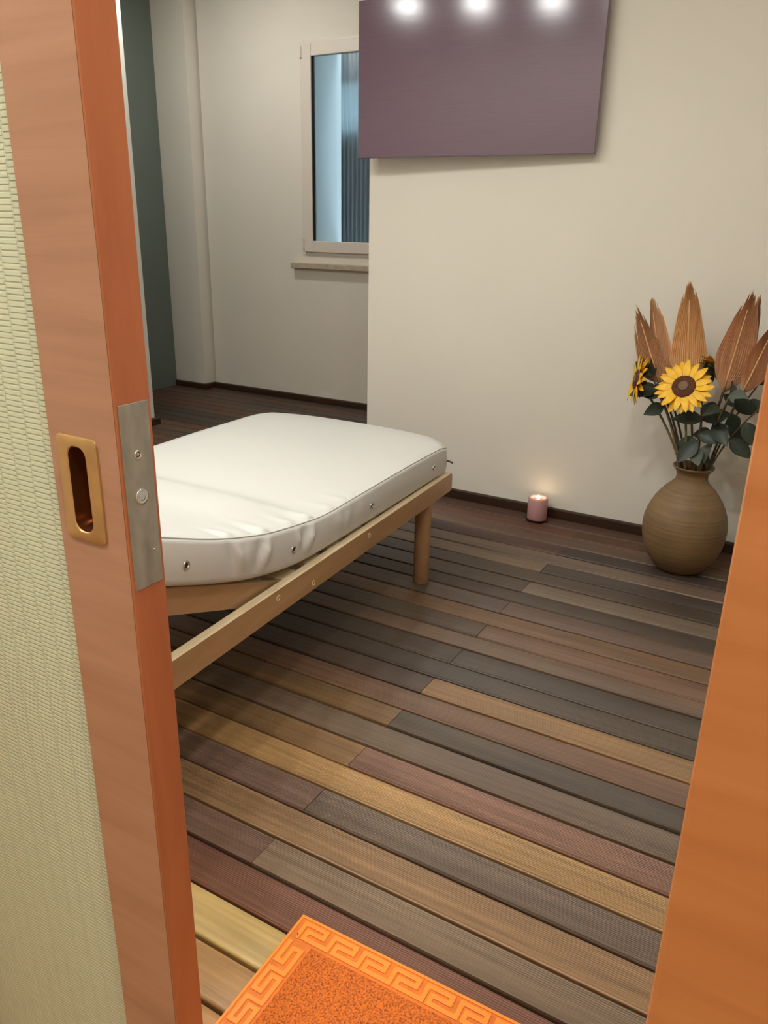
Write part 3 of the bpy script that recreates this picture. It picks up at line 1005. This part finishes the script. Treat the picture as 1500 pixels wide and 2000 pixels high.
def stroke(mb, pts, wd, z0, z1):
    """flat ribbon of width wd along a square-cornered path, mitred at the turns, closed if it returns to its start"""
    closed = pts[0] == pts[-1]
    P = [Vector(p) for p in (pts[:-1] if closed else pts)]
    n = len(P)
    L_, R_ = [], []
    for i in range(n):
        a = P[i] - P[i - 1] if (i or closed) else P[1] - P[0]
        b = P[(i + 1) % n] - P[i] if (i < n - 1 or closed) else a
        a, b = a.normalized(), b.normalized()
        na, nb = Vector((-a.y, a.x)), Vector((-b.y, b.x))
        m_ = (na + nb)
        m_ = m_ / max(.2, m_.dot(na)) if m_.length > 1e-6 else na
        L_.append(mp(*(P[i] + m_ * wd / 2))); R_.append(mp(*(P[i] - m_ * wd / 2)))
    rows_ = [[(l[0], l[1], z0), (l[0], l[1], z1), (r[0], r[1], z1), (r[0], r[1], z0)] for l, r in zip(L_, R_)]
    if closed:
        rows_.append(rows_[0])
    mb.grid(rows_, closed=True)


def meander(s0, count, per, o, i_):
    """S meander between the outer line o and the inner line i_"""
    d = i_ - o
    pts = []
    for k in range(count):
        s = s0 + k * per
        pts += [(s, o), (s + .72 * per, o), (s + .72 * per, o + .46 * d), (s + .20 * per, o + .46 * d), (s + .20 * per, o + d), (s + per, o + d)]
    return pts


per = .0672
for side in range(4):
    mb = MB()
    ln = MW if side % 2 == 0 else MH
    cnt = 7 if side % 2 == 0 else 4
    m_ = meander(.020 if side == 0 else .062, cnt + (1 if side == 0 else 0), per, .0155, .0475)
    if side == 0:
        pts = [(.0195, .049)] + m_
    elif side == 1:
        pts = [(.0155 + (b - .0155), a) for a, b in m_]
    elif side == 2:
        pts = [(a, MH - b) for a, b in m_]
    else:
        pts = [(MW - b, a) for a, b in m_]
    clean = [pts[0]]
    for p in pts[1:]:
        if abs(p[0] - clean[-1][0]) > 1e-6 and abs(p[1] - clean[-1][1]) > 1e-6:
            clean.append((p[0], clean[-1][1]) if side % 2 == 0 else (clean[-1][0], p[1]))
        clean.append(p)
    stroke(mb, clean, .0102, .0085, .0118)
    mb.build('border_meander', M['mat_key'], dm, bevel=.0016, seg=2)
mb = MB()
ring2 = [(0.004, 0.004), (MW - .004, .004), (MW - .004, MH - .004), (.004, MH - .004), (0.004, 0.004)]
stroke(mb, ring2, .006, .0085, .0112)
mb.build('border_rim', M['mat_key'], dm, bevel=.0012)

# ------------------------------------------------------------------ candle
cd = thing('pillar_candle', 'lit pink pillar candle on a dark saucer by the skirting', 'candle', (-1.136, 3.402, .0008))
MB().lathe([(.0001, 0), (.046, 0), (.0525, .004), (.054, .010), (.052, .0105), (.047, .0065), (.0001, .006)], 36).build('saucer', M['saucer'], cd, smooth=True, angle=50)
MB().lathe([(.0001, .0065), (.0440, .0065), (.0462, .010), (.0462, .104), (.0445, .111), (.040, .1135), (.034, .112), (.031, .105), (.027, .098), (.0001, .097)], 40).build('wax_body', M['wax'], cd, smooth=True)
MB().lathe([(.0001, .1005), (.0285, .1005), (.0275, .0990), (.0001, .0990)], 30).build('wax_pool', M['pool'], cd)
MB().tube([(0, 0, .102), (.0008, 0, .109), (.002, 0, .1135)], .0011, 6).build('wick', M['wick'], cd)
MB().lathe([(.0001, .1065), (.0070, .1085), (.0100, .1120), (.0075, .1165), (.0030, .1205), (.0002, .1235)], 14).build('flame', M['flame'], cd, smooth=True)
d = bpy.data.lights.new('candle_flame_light', 'POINT')
d.energy = .045
d.color = (1.0, .70, .38)
d.shadow_soft_size = .01
o = bpy.data.objects.new('candle_flame_light', d)
o.location = (-1.136, 3.402, .128)
COL.objects.link(o)

# ------------------------------------------------------------------ vase
VX, VY = -.445, 3.19
va = thing('clay_vase', 'round brown clay vase with thrown rings and narrow neck holding dried leaves', 'vase', (VX, VY, .0006))
outer = [(.078, 0), (.088, .004), (.112, .030), (.138, .070), (.1545, .115), (.1615, .165), (.161, .205), (.152, .245), (.135, .285), (.112, .322), (.088, .350), (.070, .368), (.0615, .380), (.0595, .395), (.0610, .408), (.0680, .421), (.0755, .429), (.0785, .434)]
inner = [(.0775, .4375), (.0725, .4365), (.0640, .428), (.0555, .415), (.0525, .398), (.056, .380), (.080, .350), (.128, .28), (.152, .20), (.148, .13), (.120, .06), (.080, .018), (.0001, .014)]


def densify(pr, n=4):
    out = []
    for i in range(len(pr) - 1):
        p0, p1, p2, p3 = pr[max(i - 1, 0)], pr[i], pr[i + 1], pr[min(i + 2, len(pr) - 1)]
        for k in range(n):
            t = k / n
            out.append(tuple(.5 * (2 * p1[c] + (p2[c] - p0[c]) * t + (2 * p0[c] - 5 * p1[c] + 4 * p2[c] - p3[c]) * t * t + (3 * p1[c] - p0[c] - 3 * p2[c] + p3[c]) * t ** 3) for c in (0, 1)))
    out.append(pr[-1])
    return out


prof = densify(outer)
prof = [(r + (.0009 * math.sin(z * 260) if .235 < z < .36 else .0004 * math.sin(z * 330)) * (1 if .02 < z < .40 else 0), z) for r, z in prof]
MB().lathe([(max(.0001, r), z) for r, z in prof + inner], 56).build('vase_body', M['vase'], va, smooth=True, angle=70)

# ------------------------------------------------------------------ bouquet: sunflowers, dried palm leaves, leafy sprays
def V3(*a):
    return Vector(a)


def bez(p0, p1, p2, n=10):
    return [p0 * (1 - t) ** 2 + p1 * 2 * t * (1 - t) + p2 * t * t for t in [i / n for i in range(n + 1)]]


def stem_curve(foot, neck, head, n=12):
    """from inside the vase through the neck to the head"""
    c = neck * 2 - (foot + head) * .5
    c = neck + (c - neck) * .55
    return bez(foot, c, head, n)


def petal_mesh(ln, wd, m, cup=.10):
    rows_ = []
    for i in range(8):
        t = i / 7
        hw = wd / 2 * (math.sin(PI * min(1, t * .86 + .13)) ** .8) * (1 if t < .999 else .08)
        z = cup * ln * (t * t) * -.6 + .02 * ln * math.sin(PI * t)
        rows_.append([(t * ln, -hw, z + .0022), (t * ln, -hw * .4, z), (t * ln, 0, z + .0016), (t * ln, hw * .4, z), (t * ln, hw, z + .0022)])
    return MB().grid(rows_).mesh('petal', m, True)


def sunflower(foot, neck, head, normal, label, rad, disc_r, pets, pm, roll=0.0):
    root = thing('sunflower', label, 'flower', (VX + foot.x, VY + foot.y, foot.z), 0, 'sunflowers in the clay vase')
    O = foot
    nrm = normal.normalized()
    q = nrm.to_track_quat('Z', 'Y')
    hq = q @ Quaternion((0, 0, 1), roll)
    back = head - nrm * .028
    curve = stem_curve(foot, neck, back - V3(0, 0, .05) - nrm * .02, 12) + [back - nrm * .004]
    MB().tube([p - O for p in curve], [.0045] * 12 + [.0045, .006], 8).build('stem', M['stem'], root, smooth=True)
    def put(o, rot=Quaternion(), off=V3(0, 0, 0)):
        o.rotation_mode = 'QUATERNION'
        o.rotation_quaternion = hq @ rot
        o.location = head - O + hq @ off
        return o
    put(MB().lathe([(.0001, -.024), (.012, -.023), (.024, -.014), (.034, -.006), (.030, -.003), (.0001, -.001)], 20).build('calyx', M['leaf'], root, smooth=True))
    put(MB().lathe([(disc_r, -.004), (disc_r * 1.02, .001), (disc_r * .92, .007), (disc_r * .70, .010), (disc_r * .48, .009), (.0001, .006)], 28).build('seed_disc', M['disc'], root, smooth=True))
    put(MB().lathe([(disc_r * .46, .0085), (disc_r * .42, .0125), (disc_r * .25, .0135), (.0001, .013)], 20).build('seed_core', M['disc_core'], root, smooth=True))
    for layer, (cnt, z, tilt_, ln) in enumerate(((pets, 0.0, .16, rad - disc_r * .8), (pets, -.004, -.05, (rad - disc_r * .8) * 1.04))):
        mes = [petal_mesh(ln, .028, pm, .10), petal_mesh(ln * .92, .025, pm, .2)]
        rr = random.Random(layer + 2)
        for k in range(cnt):
            a = 2 * PI * (k + .5 * layer) / cnt + rr.uniform(-.06, .06)
            o = link('petal', mes[k % 2], root)
            rot = Quaternion((0, 0, 1), a) @ Quaternion((0, 1, 0), -tilt_ + rr.uniform(-.10, .10)) @ Quaternion((1, 0, 0), rr.uniform(-.15, .15))
            put(o, rot, Quaternion((0, 0, 1), a) @ V3(disc_r * .78, 0, z))
    # sepals behind the head
    sm_ = petal_mesh(.05, .022, M['leaf'], .3)
    for k in range(8):
        a = 2 * PI * k / 8
        o = link('sepal', sm_, root)
        put(o, Quaternion((0, 0, 1), a) @ Quaternion((0, 1, 0), .25), Quaternion((0, 0, 1), a) @ V3(.022, 0, -.010))
    return root


sunflower(V3(-.01, -.03, .05), V3(-.020, -.030, .42), V3(-.068, -.085, .757), V3(-.10, -.80, .46), 'open yellow sunflower facing forward with a brown centre', .108, .044, 15, M['petal'])
sunflower(V3(.03, .03, .05), V3(-.030, .0, .42), V3(-.252, -.04, .757), V3(-.90, -.36, .14), 'yellow sunflower turned sideways at the left of the bouquet', .098, .040, 14, M['petal'])
sunflower(V3(-.03, .04, .05), V3(.012, .035, .42), V3(-.012, .085, .815), V3(.25, .55, .75), 'amber sunflower half hidden behind the middle dried palm leaf', .075, .034, 13, M['petal_dark'])


def palm(foot, neck, base, tip, half, label, m, ragged, seed, facing=V3(.12, -1, .1), shape=.5, twist=0.0):
    """pleated spear of a dried palm leaf on its stalk"""
    root = thing('dried_palm_leaf', label, 'dried leaf', (VX + foot.x, VY + foot.y, foot.z), 0, 'dried palm leaves in the clay vase')
    O = foot
    ax = (tip - base)
    ln = ax.length
    ax.normalize()
    sd = ax.cross(facing).normalized()
    if twist:
        sd = Quaternion(ax, twist) @ sd
    nr = sd.cross(ax).normalized()
    cv = stem_curve(foot, neck, base, 12)
    MB().tube([p - O for p in cv], [.0045] * 12 + [.0055], 8).build('stalk', M['stem_dark'], root, smooth=True)
    rr = random.Random(seed)
    nrib = 9
    cols = []
    ends = []
    for j in range(-nrib, nrib + 1):
        f = j / nrib
        e = 1 - abs(f) ** 2.2 * .16 - (.10 * abs(f) if j % 3 == 0 else 0)   # the outer pleats end lower
        e -= ragged * rr.uniform(0, 1) ** 2 * (.5 + .5 * abs(f))
        for h in (0, 1):
            if j == nrib and h:
                continue
            ff = (j + .5 * h) / nrib
            ends.append(e - (.035 if h else 0))
            col = []
            for i in range(13):
                t = i / 12 * max(.2, ends[-1])
                rise = min(1, t / shape) if shape > 0 else 1
                wd = half * (math.sin(rise * PI / 2) ** .7 if t < shape else 1 - .74 * ((t - shape) / (1 - shape)) ** 1.15)
                wd = max(wd, half * .07)
                fold = .0035 * (1 if h else -1) * min(1, t * 4)
                curl = .25 * half * ff * ff
                p = base + ax * (t * ln) + sd * (ff * wd) + nr * (fold - curl)
                col.append(p - O)
            cols.append(col)
    o = MB().grid(cols).build('leaf_blade', m, root, smooth=False)
    s_ = o.modifiers.new('thick', 'SOLIDIFY'); s_.thickness = .0012
    MB().tube([base + ax * (t * ln) + nr * .003 - O for t in (0, .2, .4, .6, .8)], [.004, .0032, .0026, .002, .0012], 6).build('midrib', M['palm'], root, smooth=True)
    return root


palm(V3(-.02, .02, .05), V3(-.028, .012, .42), V3(-.180, .02, .745), V3(-.305, .01, 1.035), .056, 'ragged dried palm leaf at the far left of the bouquet', M['palm_dark'], .38, 11, V3(.3, -1, .2), .22)
palm(V3(-.01, .04, .05), V3(-.016, .03, .42), V3(-.172, .045, .755), V3(-.258, .045, 1.068), .050, 'narrow brown dried palm leaf beside the ragged left one', M['palm_dark'], .10, 12, V3(-.5, -1, .1), .28)
palm(V3(.0, .02, .05), V3(.0, .02, .42), V3(-.078, .03, .770), V3(-.122, .03, 1.135), .068, 'broad tan dried palm leaf standing tallest in the middle', M['palm'], .10, 13, V3(.15, -1, .1), .20)
palm(V3(.03, .0, .05), V3(.026, .010, .42), V3(.060, .01, .735), V3(.105, .01, 1.115), .070, 'broad brown dried palm leaf right of the tallest one', M['palm_dark'], .12, 14, V3(-.1, -1, .15), .34)
palm(V3(.02, .04, .05), V3(.024, .036, .42), V3(.100, .06, .80), V3(.125, .062, 1.095), .036, 'dark narrow dried palm leaf behind the right broad one', M['palm_dark'], .08, 15, V3(.5, -1, .1), .40)
palm(V3(.05, .0, .05), V3(.040, .0, .42), V3(.130, -.01, .745), V3(.205, -.012, 1.02), .050, 'dried palm leaf leaning right behind the cherry casing', M['palm_dark'], .12, 16, V3(-.2, -1, .1), .35)


def leaf_mesh(ln, wd, m, bend):
    rows_ = []
    for i in range(9):
        t = i / 8
        hw = wd / 2 * math.sin(PI * (t * .94 + .03) ** .85)
        z = -bend * ln * t * t
        rows_.append([(t * ln, -hw, z + hw * .25), (t * ln, -hw * .5, z + hw * .06), (t * ln, 0, z), (t * ln, hw * .5, z + hw * .06), (t * ln, hw, z + hw * .25)])
    return MB().grid(rows_).mesh('leaf', m, True)


LEAVES = [leaf_mesh(.105, .062, M['leaf'], .25), leaf_mesh(.085, .052, M['leaf'], .15), leaf_mesh(.075, .055, M['leaf_grey'], .2)]


def spray(foot, neck, head, label, leaves, sm=None):
    """stem with separate leaves; leaves: (fraction along the upper stem, heading, pitch, roll, which)"""
    root = thing('leafy_stem', label, 'foliage', (VX + foot.x, VY + foot.y, foot.z), 0, 'leafy stems in the clay vase')
    cv = stem_curve(foot, neck, head, 16)
    MB().tube([p - foot for p in cv], [.0046 - .0018 * i / 16 for i in range(17)], 8).build('stem', sm or M['stem_dark'], root, smooth=True)
    for fr, hd, pt, rl, wh in leaves:
        o = link('leaf', LEAVES[wh], root)
        o.rotation_mode = 'QUATERNION'
        o.rotation_quaternion = Quaternion((0, 0, 1), math.radians(hd)) @ Quaternion((0, 1, 0), -math.radians(pt)) @ Quaternion((1, 0, 0), math.radians(rl))
        o.location = cv[max(0, min(16, round(fr * 16)))] - foot
    return root


spray(V3(.0, -.04, .05), V3(-.004, -.030, .42), V3(.012, -.05, .66), 'short dark green leafy stem under the open sunflower',
      [(1, -60, 25, 50, 0), (.95, 20, 20, 60, 0), (.92, 200, 5, -50, 0), (.80, -20, -10, 60, 1), (.76, 170, -15, -60, 1), (.70, -70, -30, 30, 2), (.66, 10, -40, 50, 1), (.72, 230, -40, -40, 0)])
spray(V3(.02, -.03, .05), V3(.018, -.028, .42), V3(.090, -.03, .735), 'grey-green leafy stem right of the open sunflower',
      [(1, 80, 40, 70, 2), (.97, -30, 0, 60, 2), (.9, 150, 10, -70, 0), (.84, -60, -25, 40, 0), (.76, 160, -10, -60, 1), (.66, -100, -50, 30, 2)], M['stem'])
spray(V3(.04, -.02, .05), V3(.036, -.022, .425), V3(.205, -.035, .705), 'brown stem leaning right with dark leaves by the casing',
      [(1, 30, 30, 60, 0), (.92, -150, 40, 70, 0), (.86, -20, -50, 60, 0), (.80, -130, 60, 60, 1), (.74, -10, -30, 60, 0)])
spray(V3(.05, .01, .05), V3(.038, .012, .425), V3(.175, .03, .775), 'thick brown stem leaning right with high dark leaves',
      [(1, 40, 45, 60, 0), (.97, 150, 50, -60, 0), (.9, -40, 10, 60, 0), (.86, 170, 25, -60, 1), (.78, 0, -30, 70, 0)])
spray(V3(-.02, -.04, .05), V3(-.036, -.026, .42), V3(-.160, -.035, .700), 'olive stem leaning left with small leaves below the side sunflower',
      [(1, 190, 15, -60, 1), (.98, 120, 50, -50, 2), (.94, 230, -20, -60, 1)], M['stem'])
spray(V3(-.03, .0, .05), V3(-.022, -.012, .42), V3(-.205, -.02, .775), 'thin dark stem with green leaves behind the side sunflower',
      [(1, 170, 35, -60, 1), (.98, 100, 60, 60, 1), (.95, 220, -10, -50, 0), (.90, -60, 20, 60, 2)])
